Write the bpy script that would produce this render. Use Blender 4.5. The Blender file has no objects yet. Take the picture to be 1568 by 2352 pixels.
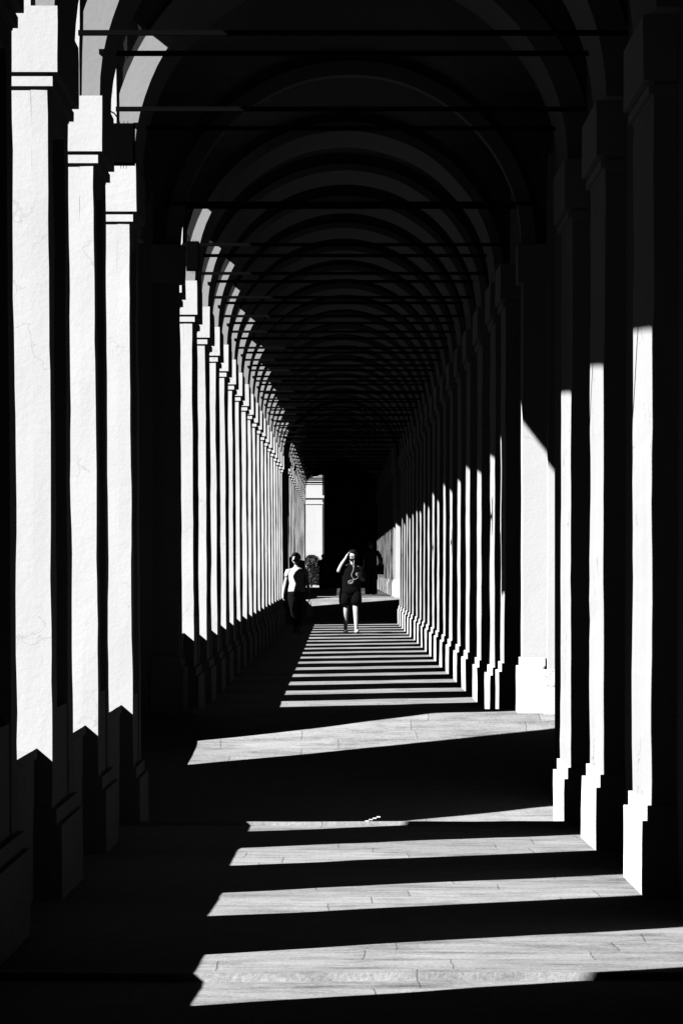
import bpy, bmesh, math, random
from mathutils import Vector, noise, Matrix

# ------------------------------------------------------------------ camera, world, sun
C = bpy.context.scene.collection
SC = bpy.context.scene
S = 20.755            # metres per unit of depth d
ZC = 1.606            # camera height above the walkway it stands on
R = math.radians

cam_d = bpy.data.cameras.new("camera")
cam = bpy.data.objects.new("camera", cam_d); C.objects.link(cam)
cam_d.sensor_fit = 'VERTICAL'; cam_d.sensor_height = 36.0; cam_d.sensor_width = 24.0
cam_d.lens = 36.0 * 8800 / 2352
cam_d.shift_y = (1310 - 1176) / 2352.0
cam_d.shift_x = 4 / 2352.0
cam_d.clip_start = 0.1; cam_d.clip_end = 3000
cam.location = (0, 0, ZC); cam.rotation_euler = (R(90), 0, 0)
SC.camera = cam

SUN_DIR = Vector((1.0, 0.62, -0.84)).normalized()      # direction the light travels
elev = math.asin(-SUN_DIR.z)
w = bpy.data.worlds.new("World"); SC.world = w; w.use_nodes = True
nt = w.node_tree; nt.nodes.clear()
sky = nt.nodes.new('ShaderNodeTexSky'); sky.sky_type = 'NISHITA'; sky.sun_disc = False
sky.sun_elevation = elev
sky.sun_rotation = math.atan2(-SUN_DIR.x, -SUN_DIR.y)
sky.air_density = 0.05; sky.dust_density = 0.0; sky.altitude = 3000
bw = nt.nodes.new('ShaderNodeSeparateColor')      # black and white through a red filter: the red of the sky only
bg = nt.nodes.new('ShaderNodeBackground'); bg.inputs['Strength'].default_value = 0.05
wo = nt.nodes.new('ShaderNodeOutputWorld')
nt.links.new(sky.outputs[0], bw.inputs[0]); nt.links.new(bw.outputs[0], bg.inputs[0]); nt.links.new(bg.outputs[0], wo.inputs[0])

sd = bpy.data.lights.new("sun", 'SUN'); sd.energy = 5.0; sd.angle = R(0.5); sd.color = (1, 1, 1)
sun = bpy.data.objects.new("sun", sd); C.objects.link(sun)
sun.rotation_euler = (-SUN_DIR).to_track_quat('Z', 'Y').to_euler(); sun.location = (-20, -10, 30)

SC.view_settings.view_transform = 'Standard'; SC.view_settings.look = 'None'
SC.view_settings.exposure = 1.25; SC.view_settings.gamma = 1.0
SC.render.engine = 'CYCLES'
SC.cycles.max_bounces = 4; SC.cycles.diffuse_bounces = 1; SC.cycles.glossy_bounces = 1
SC.cycles.sample_clamp_indirect = 0.011
SC.cycles.use_denoising = True

# ------------------------------------------------------------------ materials (grey values: the photograph is black and white)
def mat(name, base, rough=0.9, spec=0.2, var=0.0, scale=2.0, bump=0.0, bscale=30.0, cracks=0.0, streak=False, metal=0.0, extra=None):
    m = bpy.data.materials.new(name); m.use_nodes = True
    t = m.node_tree; n = t.nodes; L = t.links
    b = n['Principled BSDF']
    b.inputs['Roughness'].default_value = rough; b.inputs['Specular IOR Level'].default_value = spec
    b.inputs['Metallic'].default_value = metal
    b.inputs['Base Color'].default_value = (base, base, base, 1)
    geo = n.new('ShaderNodeNewGeometry')
    pos = geo.outputs['Position']
    def mth(op, a, c, clamp=False):
        q = n.new('ShaderNodeMath'); q.operation = op; q.use_clamp = clamp
        for i, v in enumerate((a, c)):
            if v is None: continue
            if isinstance(v, (int, float)): q.inputs[i].default_value = v
            else: L.new(v, q.inputs[i])
        return q.outputs[0]
    def nz(sc, det=6, ro=0.6, vec=None):
        q = n.new('ShaderNodeTexNoise'); q.inputs['Scale'].default_value = sc
        q.inputs['Detail'].default_value = det; q.inputs['Roughness'].default_value = ro
        L.new(vec if vec is not None else pos, q.inputs['Vector']); return q.outputs['Fac']
    val = None
    if var > 0:
        v = pos
        if streak:
            mp = n.new('ShaderNodeMapping'); mp.inputs['Scale'].default_value = (1, 1, 0.16)
            L.new(pos, mp.inputs[0]); v = mp.outputs[0]
        a = nz(scale, 8, 0.65, v); c = nz(scale * 9, 5, 0.6, v)
        s = mth('ADD', mth('MULTIPLY', mth('SUBTRACT', a, 0.5), 2.0 * var), mth('MULTIPLY', mth('SUBTRACT', c, 0.5), 0.9 * var))
        val = mth('MULTIPLY', mth('ADD', s, 1.0), base)
    hgt = None
    if bump > 0:
        hgt = mth('ADD', nz(bscale, 6, 0.6), mth('MULTIPLY', nz(bscale * 0.18, 4, 0.6), 1.6))
    if cracks > 0:
        wv = n.new('ShaderNodeVectorMath'); wv.operation = 'ADD'
        nn = n.new('ShaderNodeTexNoise'); nn.inputs['Scale'].default_value = 3.0; nn.inputs['Detail'].default_value = 5
        L.new(pos, nn.inputs['Vector'])
        sc_ = n.new('ShaderNodeVectorMath'); sc_.operation = 'SCALE'; sc_.inputs['Scale'].default_value = 0.9
        L.new(nn.outputs['Color'], sc_.inputs[0]); L.new(pos, wv.inputs[0]); L.new(sc_.outputs[0], wv.inputs[1])
        vo = n.new('ShaderNodeTexVoronoi'); vo.feature = 'DISTANCE_TO_EDGE'; vo.inputs['Scale'].default_value = 2.2
        L.new(wv.outputs[0], vo.inputs['Vector'])
        cr = mth('LESS_THAN', vo.outputs['Distance'], 0.012)
        mask = mth('GREATER_THAN', nz(1.7, 3, 0.5), 0.60)
        chip = mth('GREATER_THAN', nz(7.0, 4, 0.7), 0.73)
        k = mth('MAXIMUM', mth('MULTIPLY', cr, mask), mth('MULTIPLY', chip, 0.6))
        k = mth('MULTIPLY', k, cracks)
        inv = mth('SUBTRACT', 1.0, k)
        val = mth('MULTIPLY', val if val is not None else base, inv)
        if hgt is not None: hgt = mth('SUBTRACT', hgt, mth('MULTIPLY', k, 3.0))
    if extra: val, hgt = extra(n, L, pos, mth, nz, val, hgt, base)
    if val is not None:
        cb = n.new('ShaderNodeCombineColor')
        for i in range(3): L.new(val, cb.inputs[i])
        L.new(cb.outputs[0], b.inputs['Base Color'])
    if hgt is not None:
        bp = n.new('ShaderNodeBump'); bp.inputs['Strength'].default_value = bump; bp.inputs['Distance'].default_value = 0.006
        L.new(hgt, bp.inputs['Height']); L.new(bp.outputs[0], b.inputs['Normal'])
    return m

def slabs(n, L, pos, mth, nz, val, hgt, base):
    # long narrow stone slabs laid across the walkway
    nn = n.new('ShaderNodeTexNoise'); nn.inputs['Scale'].default_value = 1.3; nn.inputs['Detail'].default_value = 3
    L.new(pos, nn.inputs['Vector'])
    sc_ = n.new('ShaderNodeVectorMath'); sc_.operation = 'SCALE'; sc_.inputs['Scale'].default_value = 0.09
    ad = n.new('ShaderNodeVectorMath'); ad.operation = 'ADD'
    L.new(nn.outputs['Color'], sc_.inputs[0]); L.new(pos, ad.inputs[0]); L.new(sc_.outputs[0], ad.inputs[1])
    sx = n.new('ShaderNodeSeparateXYZ'); L.new(ad.outputs[0], sx.inputs[0])
    row = mth('FLOOR', mth('DIVIDE', sx.outputs[1], 0.47), None)
    wn = n.new('ShaderNodeTexWhiteNoise'); wn.noise_dimensions = '1D'; L.new(row, wn.inputs['W'])
    cx_ = n.new('ShaderNodeCombineXYZ')
    L.new(mth('ADD', sx.outputs[0], mth('MULTIPLY', wn.outputs['Value'], 7.0)), cx_.inputs[0]); L.new(sx.outputs[1], cx_.inputs[1])
    br = n.new('ShaderNodeTexBrick'); br.inputs['Scale'].default_value = 1.0
    br.inputs['Brick Width'].default_value = 1.05; br.inputs['Row Height'].default_value = 0.47
    br.inputs['Mortar Size'].default_value = 0.005; br.inputs['Mortar Smooth'].default_value = 0.3; br.offset = 0.0; br.offset_frequency = 1
    br.inputs['Color1'].default_value = (0.90, 0.90, 0.90, 1); br.inputs['Color2'].default_value = (1.08, 1.08, 1.08, 1)
    br.inputs['Mortar'].default_value = (0.62, 0.62, 0.62, 1)
    L.new(cx_.outputs[0], br.inputs['Vector'])
    # worn grain drawn out across the walkway
    mp = n.new('ShaderNodeMapping'); mp.inputs['Scale'].default_value = (0.8, 1.9, 1.0)
    L.new(pos, mp.inputs[0])
    g = nz(4.0, 8, 0.7, mp.outputs[0]); g2 = nz(45.0, 3, 0.7)
    s = mth('ADD', mth('MULTIPLY', mth('SUBTRACT', g, 0.5), 1.0), mth('MULTIPLY', mth('SUBTRACT', g2, 0.5), 1.1))
    pat = nz(0.9, 5, 0.65); s = mth('ADD', s, mth('MULTIPLY', mth('SUBTRACT', pat, 0.5), 0.75))
    mp2 = n.new('ShaderNodeMapping'); mp2.inputs['Scale'].default_value = (0.9, 2.6, 1.0); L.new(pos, mp2.inputs[0])
    st = nz(1.6, 6, 0.75, mp2.outputs[0]); s = mth('ADD', s, mth('MULTIPLY', mth('MINIMUM', mth('SUBTRACT', st, 0.52), 0.0), 2.6))
    pit = mth('GREATER_THAN', nz(14.0, 3, 0.7), 0.72); s = mth('SUBTRACT', s, mth('MULTIPLY', pit, 0.35))
    bwn = n.new('ShaderNodeRGBToBW'); L.new(br.outputs['Color'], bwn.inputs[0])
    v = mth('MULTIPLY', mth('MULTIPLY', mth('ADD', s, 1.0), bwn.outputs[0]), base)
    h = mth('SUBTRACT', mth('MULTIPLY', g2, 1.2), mth('MULTIPLY', br.outputs['Fac'], 2.5))
    return v, mth('ADD', h, mth('MULTIPLY', g, 1.4))

M = {}
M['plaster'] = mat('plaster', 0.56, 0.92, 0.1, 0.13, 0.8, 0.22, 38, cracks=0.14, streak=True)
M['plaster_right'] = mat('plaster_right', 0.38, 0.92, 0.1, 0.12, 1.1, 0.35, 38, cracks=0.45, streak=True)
M['plaster_lower'] = mat('plaster_lower', 0.78, 0.92, 0.1, 0.12, 1.6, 0.45, 38, cracks=0.5, streak=True)
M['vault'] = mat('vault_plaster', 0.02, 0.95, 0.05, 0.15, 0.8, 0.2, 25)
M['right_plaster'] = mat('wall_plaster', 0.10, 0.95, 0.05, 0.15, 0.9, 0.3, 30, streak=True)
M['outer'] = mat('outer_plaster', 0.12, 0.95, 0.05, 0.1, 0.9)
M['niche'] = mat('dark_panel', 0.03, 0.9, 0.1, 0.2, 1.2)  # near-black base colour of the recessed pier panels
M['stone'] = mat('stone_slabs', 0.30, 0.85, 0.15, 0.1, 2, 0.6, 30, extra=slabs)
M['coping'] = mat('coping_stone', 0.42, 0.9, 0.1, 0.2, 5, 0.6, 40)
M['iron'] = mat('wrought_iron', 0.004, 0.9, 0.0)
M['black'] = mat('black_metal', 0.002, 0.9, 0.0)
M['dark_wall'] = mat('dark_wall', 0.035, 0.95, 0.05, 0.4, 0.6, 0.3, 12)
M['grass'] = mat('grass_ground', 0.03, 1.0, 0.0, 0.3, 0.3)
M['roof'] = mat('roof_tiles', 0.10, 0.9, 0.1, 0.3, 3.0)
M['leaf'] = mat('leaves', 0.015, 0.7, 0.2, 0.5, 3.0)
M['bark'] = mat('bark', 0.06, 0.9, 0.1, 0.4, 6.0)

# ------------------------------------------------------------------ helpers
class MB:
    def __init__(s): s.v = []; s.f = []
    def quad(s, a, b, c, d): s.f.append((a, b, c, d))
    def box(s, x0, x1, y0, y1, z0, z1):
        k = len(s.v)
        s.v += [(x0,y0,z0),(x1,y0,z0),(x1,y1,z0),(x0,y1,z0),(x0,y0,z1),(x1,y0,z1),(x1,y1,z1),(x0,y1,z1)]
        s.f += [(k,k+3,k+2,k+1),(k+4,k+5,k+6,k+7),(k,k+1,k+5,k+4),(k+1,k+2,k+6,k+5),(k+2,k+3,k+7,k+6),(k+3,k,k+4,k+7)]
    def stack(s, rings):
        """rings: list of lists of 3D points, all of one length; closed prism through them"""
        k = len(s.v); n = len(rings[0])
        for r in rings: s.v += [tuple(p) for p in r]
        for i in range(len(rings) - 1):
            for j in range(n):
                a = k + i*n + j; b = k + i*n + (j+1) % n
                s.f.append((a, b, b + n, a + n))
        s.f.append(tuple(k + j for j in reversed(range(n))))
        s.f.append(tuple(k + (len(rings)-1)*n + j for j in range(n)))
    def column(s, x0, x1, y0, y1, z0, z1, amp=0.004, step=0.16, seed=0.0, batter=0.0):
        """a rough plastered upright whose arrises wander a little"""
        n = max(1, int((z1 - z0) / step)); rings = []
        for i in range(n + 1):
            z = z0 + (z1 - z0) * i / n
            ring = []
            for (x, y, ix) in ((x0,y0,-1),(x1,y0,1),(x1,y1,1),(x0,y1,-1)):
                q = Vector((x*3.1 + seed, y*1.7, z*1.6)); q2 = Vector((x*3.1 - seed, y*1.7 + 9, z*6.0))
                ox = noise.noise(q)*amp*2 + noise.noise(q2)*amp
                oy = noise.noise(q + Vector((31,7,3)))*amp*2
                t = batter * (1 - i/n)
                ring.append((x + ox + ix*t, y + oy, z))
            rings.append(ring)
        s.stack(rings)
    def tube(s, pts, r, n=6):
        rings = []
        for i, p in enumerate(pts):
            p = Vector(p)
            a = Vector(pts[max(0, i-1)]); b = Vector(pts[min(len(pts)-1, i+1)])
            d = (b - a).normalized()
            if i == 0:
                u = d.cross(Vector((0,1,0)) if abs(d.z) > 0.6 else Vector((0,0,1)))
                if u.length < 1e-3: u = Vector((1,0,0))
            u = (u - d*u.dot(d)).normalized(); v = u.cross(d)
            rr = r[i] if isinstance(r, (list, tuple)) else r
            rings.append([p + (u*math.cos(2*math.pi*j/n) + v*math.sin(2*math.pi*j/n))*rr for j in range(n)])
        s.stack(rings)
    def build(s, name, m, parent=None, smooth=False, origin=None):
        me = bpy.data.meshes.new(name)
        o0 = Vector(parent.location) if parent is not None and parent.type == 'EMPTY' else (Vector(origin) if origin else Vector((0,0,0)))
        if parent is not None and parent.type != 'EMPTY':
            o0 = Vector(parent.get('_org', (0,0,0)))
        lean = parent.get('_lean') if parent is not None else None
        if lean is not None:      # the old piers stand a little out of plumb
            s.v = [(p[0] - 0.0055*max(0, p[2]-lean), p[1], p[2]) for p in s.v]
        me.from_pydata([tuple(Vector(p) - o0) for p in s.v], [], s.f)
        bm = bmesh.new(); bm.from_mesh(me); bmesh.ops.recalc_face_normals(bm, faces=bm.faces); bm.to_mesh(me); bm.free()
        me.materials.append(m)
        if smooth: me.polygons.foreach_set('use_smooth', [True]*len(me.polygons))
        o = bpy.data.objects.new(name, me); C.objects.link(o)
        if parent is not None: o.parent = parent
        else: o.location = o0
        return o

def thing(name, label, cat, loc, group=None):
    o = bpy.data.objects.new(name, None); C.objects.link(o)
    o.location = loc; o.empty_display_size = 0.2
    o['label'] = label; o['category'] = cat
    if group: o['group'] = group
    return o
def tag(o, label, cat, group=None):
    o['label'] = label; o['category'] = cat
    if group: o['group'] = group
    return o
def struct(o): o['kind'] = 'structure'; return o

ORD = ['first','second','third','fourth','fifth','sixth','seventh','eighth','ninth','tenth','eleventh','twelfth','thirteenth',
       'fourteenth','fifteenth','sixteenth','seventeenth','eighteenth','nineteenth','twentieth']

# floor profile: (d, z relative to the camera)
def near_z(d): return -(80*d + 681)/424.0
def mid_z(d): return -(681 - 12*d)/424.0
PROFILE = [(-1.2, near_z(-1.2)-0.035), (0.806, near_z(.806)-0.035), (0.8065, near_z(.806)), (1.345, near_z(1.345)),
           (1.3455, -1.831), (1.36, -1.851), (1.37, -1.965), (1.42, -2.0), (1.455, -1.982), (1.60, -1.70), (1.66, -1.57), (1.70, -1.464), (1.735, -1.345), (1.78, -1.335),
           (1.90, -1.50), (2.0, mid_z(2.0)), (5.06, mid_z(5.06)), (5.065, mid_z(5.06)+0.03), (5.15, -1.32), (5.28, -0.98), (5.36, -0.79), (5.45, -0.785), (10.5, -0.79)]
def floor_z(d):
    for (a, za), (b, zb) in zip(PROFILE, PROFILE[1:]):
        if a <= d <= b: return ZC + za + (zb - za)*(d - a)/(b - a)
    return ZC + PROFILE[-1][1]

# ------------------------------------------------------------------ ground and walkway
g = MB(); g.v = [(-400,-200,-0.5),(400,-200,-0.5),(400,900,-0.5),(-400,900,-0.5)]; g.f = [(0,1,2,3)]
struct(g.build('ground', M['grass']))
p = MB()
NXF = 44; xs = [-2.9 + i*5.3/NXF for i in range(NXF+1)]
ds = []
for (a, za), (b, zb) in zip(PROFILE, PROFILE[1:]):
    k = max(1, int((b-a)*S/(0.22 if b < 2.1 else 0.5)))
    ds += [a + (b-a)*t/k for t in range(k)]
ds.append(PROFILE[-1][0])
for i, x in enumerate(xs):
    for d in ds:
        y = d*S; z = floor_z(d)
        z += 0.006*noise.noise(Vector((x*0.9, y*0.7, 0))) + 0.0035*noise.noise(Vector((x*2.3, y*2.2, 5)))
        p.v.append((x, y, z))
n = len(ds)
for i in range(len(xs)-1):
    for j in range(n-1): p.f.append((i*n+j, i*n+j+1, (i+1)*n+j+1, (i+1)*n+j))
o = p.build('walkway', M['stone']); struct(o)

# ------------------------------------------------------------------ piers
def lat_left(d):
    return -1.565 if d < 1.7 else (-1.545 if d < 3 else -1.53)
def lat_right(d):
    return 1.735 if d < 1.6 else (1.66 if d < 4 else 1.64)
TH = 1.0
def levels(d):
    """underside of the capital block, top of the block"""
    return (ZC + 2.71, ZC + 3.07) if d < 5.2 else (ZC + 2.98, ZC + 3.30)

def pier(side, d, ln, label, group, lat=None):
    y0 = d*S; y1 = (d + ln)*S
    s = -1 if side == 'L' else 1
    lat = lat if lat is not None else (lat_left(d) if s < 0 else lat_right(d))
    f = abs(lat)                                    # distance of the corridor face from the line of sight
    zf = floor_z(d) ; zb = min(floor_z(d), floor_z(d+ln)) - 0.15
    zu, zt = levels(d)
    th = TH if s < 0 else 0.35
    root = thing('pier', label, 'pier', (s*f, y0, zf), group)
    if s < 0: root['_lean'] = zf
    seed = d*17 + s
    def X(a, b): return (s*a, s*b) if s > 0 else (s*b, s*a)
    ph = 0.41
    # pedestal block and its stepped moulding
    m = MB()
    m.column(*X(f-0.06, f+0.25), y0-0.05, y1+0.05, zb, zf+ph, 0.004, 0.1, seed)
    m.column(*X(f-0.032, f+0.24), y0-0.027, y1+0.027, zf+ph, zf+ph+0.085, 0.003, 0.09, seed)
    m.build('pedestal', M['plaster_lower'], root)
    # shaft
    m = MB(); z0 = zf + ph + 0.085; L_ = y1 - y0
    if s < 0:
        rec = 0.09; a = 0.235*L_; b = 0.205*L_; zp = zf + 1.03; zq = zu - 0.22
        m.column(*X(f+rec, f+th), y0, y1, zb, ZC+5.0, 0.004, 0.16, seed, 0.0)
        m.column(*X(f, f+rec-0.001), y0-0.002, y0+a, z0, zu-0.09, 0.004, 0.14, seed, 0.006)
        m.column(*X(f, f+rec-0.001), y1-b, y1+0.002, z0, zu-0.09, 0.004, 0.14, seed+1, 0.006)
        m.box(*X(f+0.004, f+rec-0.001), y0+a, y1-b, z0, zp)
        m.box(*X(f+0.004, f+rec-0.001), y0+a, y1-b, zq, zu-0.09)
        m.build('shaft', M['plaster'], root)
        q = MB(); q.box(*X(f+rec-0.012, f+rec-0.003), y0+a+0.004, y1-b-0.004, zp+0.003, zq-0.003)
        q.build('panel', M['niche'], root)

    else:
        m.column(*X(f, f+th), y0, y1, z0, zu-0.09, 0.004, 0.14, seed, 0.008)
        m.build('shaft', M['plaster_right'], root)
    # capital: necking band and block
    m = MB()
    m.column(*X(f-0.004, f+0.3), y0-0.003, y1+0.003, zu-0.09, zu-0.075, 0.0, 1, seed)
    m.column(*X(f-0.03, f+0.3), y0-0.016, y1+0.03, zu-0.075, zu-0.022, 0.002, 0.05, seed)
    m.column(*X(f-0.002, f+0.3), y0-0.002, y1+0.002, zu-0.022, zu, 0.0, 1, seed)
    m.column(*X(f-0.058, f+0.3), y0-0.03, y1+0.04, zu, zt, 0.003, 0.08, seed)
    m.build('capital', M['plaster'], root)
    return root

def arch_band(dL, ln, label, group, latL=None, latR=None, drop=0.22):
    """transverse arch from the left pier to the right pier"""
    l = latL or lat_left(dL); r = latR or lat_right(dL)
    zt = levels(dL)[1]
    cx = (l + r)/2; Ri = (r - l)/2 - 0.012; Ro = Ri + (0.19 if dL < 1.7 else 0.105 + 0.03*math.sin(dL*37))
    y0 = dL*S + 0.012; y1 = (dL + ln)*S
    m = MB(); N = 40; rings = []
    for i in range(N+1):
        a = math.pi*i/N; c, s_ = math.cos(a), math.sin(a)
        wob = 0.006*noise.noise(Vector((dL*9, i*0.35, 0)))
        rings.append([(cx - c*(Ri+wob), y0, zt + s_*(Ri+wob)), (cx - c*Ro, y0, zt + s_*Ro), (cx - c*Ro, y1, zt + s_*Ro), (cx - c*(Ri+wob), y1, zt + s_*(Ri+wob))])
    m.stack(rings)
    o = m.build('transverse_arch', M['arch'], None, origin=(cx, y0, zt))
    tag(o, label, 'arch', group); return o

def rod(d, label, group, l, r, z):
    m = MB(); y = d*S
    m.box(l-0.12, r+0.12, y-0.016, y+0.016, z-0.017, z+0.017)
    o = m.build('tie_rod', M['iron'], None, origin=(l, y, z)); tag(o, label, 'tie rod', group); return o
M['arch'] = mat('arch_plaster', 0.28, 0.95, 0.05, 0.12, 1.0, 0.25, 30)

G_PL = 'sunlit piers of the left arcade'; G_PR = 'piers along the right wall'
SECT = {}
near_L = [(0.822, 0.074), (1.005, 0.078), (1.195, 0.059), (1.395, 0.058)]
near_R = [(0.845, 0.07), (1.021, 0.07), (1.208, 0.070), (1.379, 0.068)]
mid_L = [1.957, 2.150, 2.330, 2.512, 2.690, 2.868, 3.045, 3.215, 3.385, 3.555, 3.730, 3.905, 4.085, 4.260, 4.440, 4.615, 4.790, 4.955]
rng = random.Random(5)
mid_ln = [0.076 + rng.uniform(-0.006, 0.006) for _ in mid_L]
mid_R = [1.969] + [d + l_ + 0.121 for d, l_ in zip(mid_L, mid_ln)][:-1]
far_L = [5.56 + 0.187*i for i in range(14)]
far_R = [5.609 + 0.187*i for i in range(14)]
NEARW = ['nearest', 'second nearest', 'third nearest', 'fourth nearest']
arches = []     # (d, ln, latL, latR)
for i, (d, ln) in enumerate(near_L):
    pier('L', d, ln, ['dark left pier at the picture edge with its capital cut off',
                      'tall left pier with the widest white sunlit strip, nearest one',
                      'second white sunlit left pier from the foreground',
                      'third white sunlit left pier, just before the big black pier'][i], G_PL)
for i, (d, ln) in enumerate(near_R):
    if i == 0: continue
    pier('R', d, ln, ['', 'nearest right pier, sunlit white strip lowest in the frame',
                      'second right pier from the foreground with white sunlit pedestal',
                      'third right pier from the foreground, before the broad sunlit pier'][i], G_PR)
for (d, ln) in near_L: arches.append((d, ln, None, None, 0))
pier('L', 1.802, 0.046, 'narrow pier hidden close behind the big black left pier', G_PL, lat=-1.575)
pier('R', 1.848, 0.052, 'slim right pier close behind the broad sunlit pier', G_PR)
for i, d in enumerate(mid_L):
    ln = mid_ln[i]
    pier('L', d, ln, f'white sunlit left pier, {ORD[i]} beyond the big black pier', G_PL)
    arches.append((d, ln, None, None, 1))
for i, d in enumerate(mid_R):
    ln = 0.070 + rng.uniform(-0.004, 0.004)
    pier('R', d, ln, f'white striped right pier, {ORD[i]} after the slim one past the broad sunlit pier', G_PR)
for i, d in enumerate(far_L):
    pier('L', d, 0.116, f'tiny distant left pier, {ORD[i]} beyond the far rise in the floor', G_PL)
    arches.append((d, 0.08, None, None, 2))
for i, d in enumerate(far_R):
    pier('R', d, 0.048, f'tiny distant right pier, {ORD[i]} beyond the far rise in the floor', G_PR)

# wide piers of the two threshold bays
def wide_pair(dE, latL, latR, which):
    zu, zt = levels(dE); zf = floor_z(dE)
    root = thing('threshold_pier', f'big black shaded pier standing at the {which} threshold, left side', 'pier', (latL, dE*S, zf), 'broad piers at the thresholds')
    y = dE*S; l = -latL
    m = MB()
    m.column(-(l+0.24), -l, y, y+0.23, zf-0.2, zt+0.02, 0.003, 0.2, dE, 0.004)
    m.column(-(l+0.40), -(l+0.241), y-0.03, y+0.20, zf-0.2, ZC+5, 0.003, 0.2, dE)
    m.column(-(l+1.3), -(l+0.42), y-1.9, y-0.53, zf-0.6, ZC+5, 0.003, 0.3, dE)   # outer return hidden behind the arcade
    m.column(-1.95, -1.66, y+0.202, y+0.62, zf-0.4, zf+0.80, 0.002, 0.2, dE)  # unseen low wall added to block sun passing behind the pier
    m.build('shaft', M['arch'], root)
    m = MB(); m.column(-(l+0.26), -(l-0.05), y-0.05, y+0.27, zf-0.2, zf+0.44, 0.003, 0.1, dE)
    m.column(-(l+0.25), -(l-0.025), y-0.035, y+0.255, zf+0.44, zf+0.53, 0.003, 0.1, dE)
    m.build('pedestal', M['plaster_lower'], root)
    m = MB(); m.column(-(l+0.26), -(l-0.05), y-0.045, y+0.27, zu, zt, 0.003, 0.1, dE); m.build('capital', M['plaster'], root)
    # right partner, its front in full sun
    root = thing('threshold_pier', f'broad white pier lit across its front at the {which} threshold, right side', 'pier', (latR, y, zf), 'broad piers at the thresholds')
    r = latR
    m = MB()
    m.column(r, r+0.225, y, y+0.30, zf-0.2, zt+0.02, 0.003, 0.2, dE, 0.004)
    m.column(r+0.227, r+0.9, y-0.13, y+0.30, zf-0.2, ZC+5, 0.003, 0.2, dE)
    m.build('shaft', M['plaster'], root)
    m = MB()
    m.column(r-0.05, r+0.20, y-0.05, y+0.34, zf-0.2, zf+0.44, 0.003, 0.1, dE)
    m.column(r-0.025, r+0.21, y-0.025, y+0.32, zf+0.44, zf+0.52, 0.003, 0.1, dE)
    m.column(r+0.19, r+0.92, y-0.175, y+0.1, zf-0.2, zf+0.41, 0.003, 0.1, dE)
    m.build('pedestal', M['plaster_lower'], root)
    m = MB(); m.column(r-0.05, r+0.24, y-0.03, y+0.33, zu, zt, 0.003, 0.1, dE); m.build('capital', M['plaster'], root)
E1, E2 = 1.742, 5.40
wide_pair(E1, -1.52, 1.725, 'first')
wide_pair(E2, -1.50, 1.64, 'far')
arches.append((E1, 0.011, -1.52, 1.725, 0)); arches.append((E2, 0.03, -1.50, 1.64, 1))

# outer thick block after the third left pier (narrows the wide opening)
m = MB(); m.column(-2.62, -1.90, 1.46*S, 1.566*S, -0.4, ZC+5.0, 0.004, 0.3, 3)
tag(m.build('buttress', M['outer']), 'outer buttress behind the third left pier', 'buttress')
m = MB(); m.column(-2.62, -1.90, 5.04*S, 5.21*S, -0.4, ZC+5.3, 0.004, 0.3, 3)
tag(m.build('buttress', M['outer']), 'outer buttress behind the last left pier before the far rise', 'buttress')

# ------------------------------------------------------------------ arches, tie rods
names = {0: 'near', 1: 'middle', 2: 'far'}
arches.sort(key=lambda a: a[0])
for i, (d, ln, l, r, sct) in enumerate(arches):
    l_ = l or lat_left(d); r_ = r or lat_right(d)
    w = f'{ORD[i]}' if i < 20 else f'{["twenty","thirty"][(i-19)//10 if i<39 else 1]}-{ORD[(i-20)%10]}' 
    num = i + 1
    words = ORD[i] if i < 20 else {21:'twenty-first',22:'twenty-second',23:'twenty-third',24:'twenty-fourth',25:'twenty-fifth',26:'twenty-sixth',27:'twenty-seventh',28:'twenty-eighth',29:'twenty-ninth',30:'thirtieth',31:'thirty-first',32:'thirty-second',33:'thirty-third',34:'thirty-fourth',35:'thirty-fifth',36:'thirty-sixth',37:'thirty-seventh',38:'thirty-eighth',39:'thirty-ninth',40:'fortieth'}[num]
    arch_band(d, ln, f'dark semicircular arch across the walkway, {words} from the camera', 'transverse arches under the vault', l_, r_)
    z = levels(d)[0] + 0.75
    if d > 0.9:
        rod(d - 0.004, f'thin black tie rod on the near side of the {words} arch', 'iron tie rods across the walkway', l_, r_, z + rng.uniform(-.02, .02))
        rod(d + ln*0.8, f'thin black tie rod on the far side of the {words} arch', 'iron tie rods across the walkway', l_, r_, z + rng.uniform(-.02, .02))

# ------------------------------------------------------------------ vault cells between the arches (one ceiling)
edges = [(-0.6, -0.6)] + [(a[0], a[0] + a[1]) for a in arches] + [(8.45, 8.45)]
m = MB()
for (a0, a1), (b0, b1) in zip(edges, edges[1:]):
    ya, yb = a1*S - 0.05, b0*S + 0.05
    if yb - ya < 0.5: pass
    zt = levels((a1+b0)/2)[1]; dm = max((a1+b0)/2, 0.0)
    l, r = lat_left(dm), lat_right(dm); cx = (l+r)/2; Rv = (r-l)/2 + 0.17
    NX, NY = 36, 20; k = len(m.v)
    Lh = (yb - ya)/2
    big = a1 < 0.5
    for i in range(NX+1):
        x = cx - 1.90 + 3.80*i/NX
        for j in range(NY+1):
            y = ya + (yb-ya)*j/NY
            t = (y - (ya+yb)/2)/Lh
            h1 = math.sqrt(max(0, Rv*Rv - (x-cx)**2)) + 0.02
            h2 = 1.62*max(0, 1 - t**6)**(1/6) if not big else 0
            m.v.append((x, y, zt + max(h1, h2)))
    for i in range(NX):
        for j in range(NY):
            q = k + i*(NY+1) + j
            m.f.append((q, q+1, q+NY+2, q+NY+1))
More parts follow.
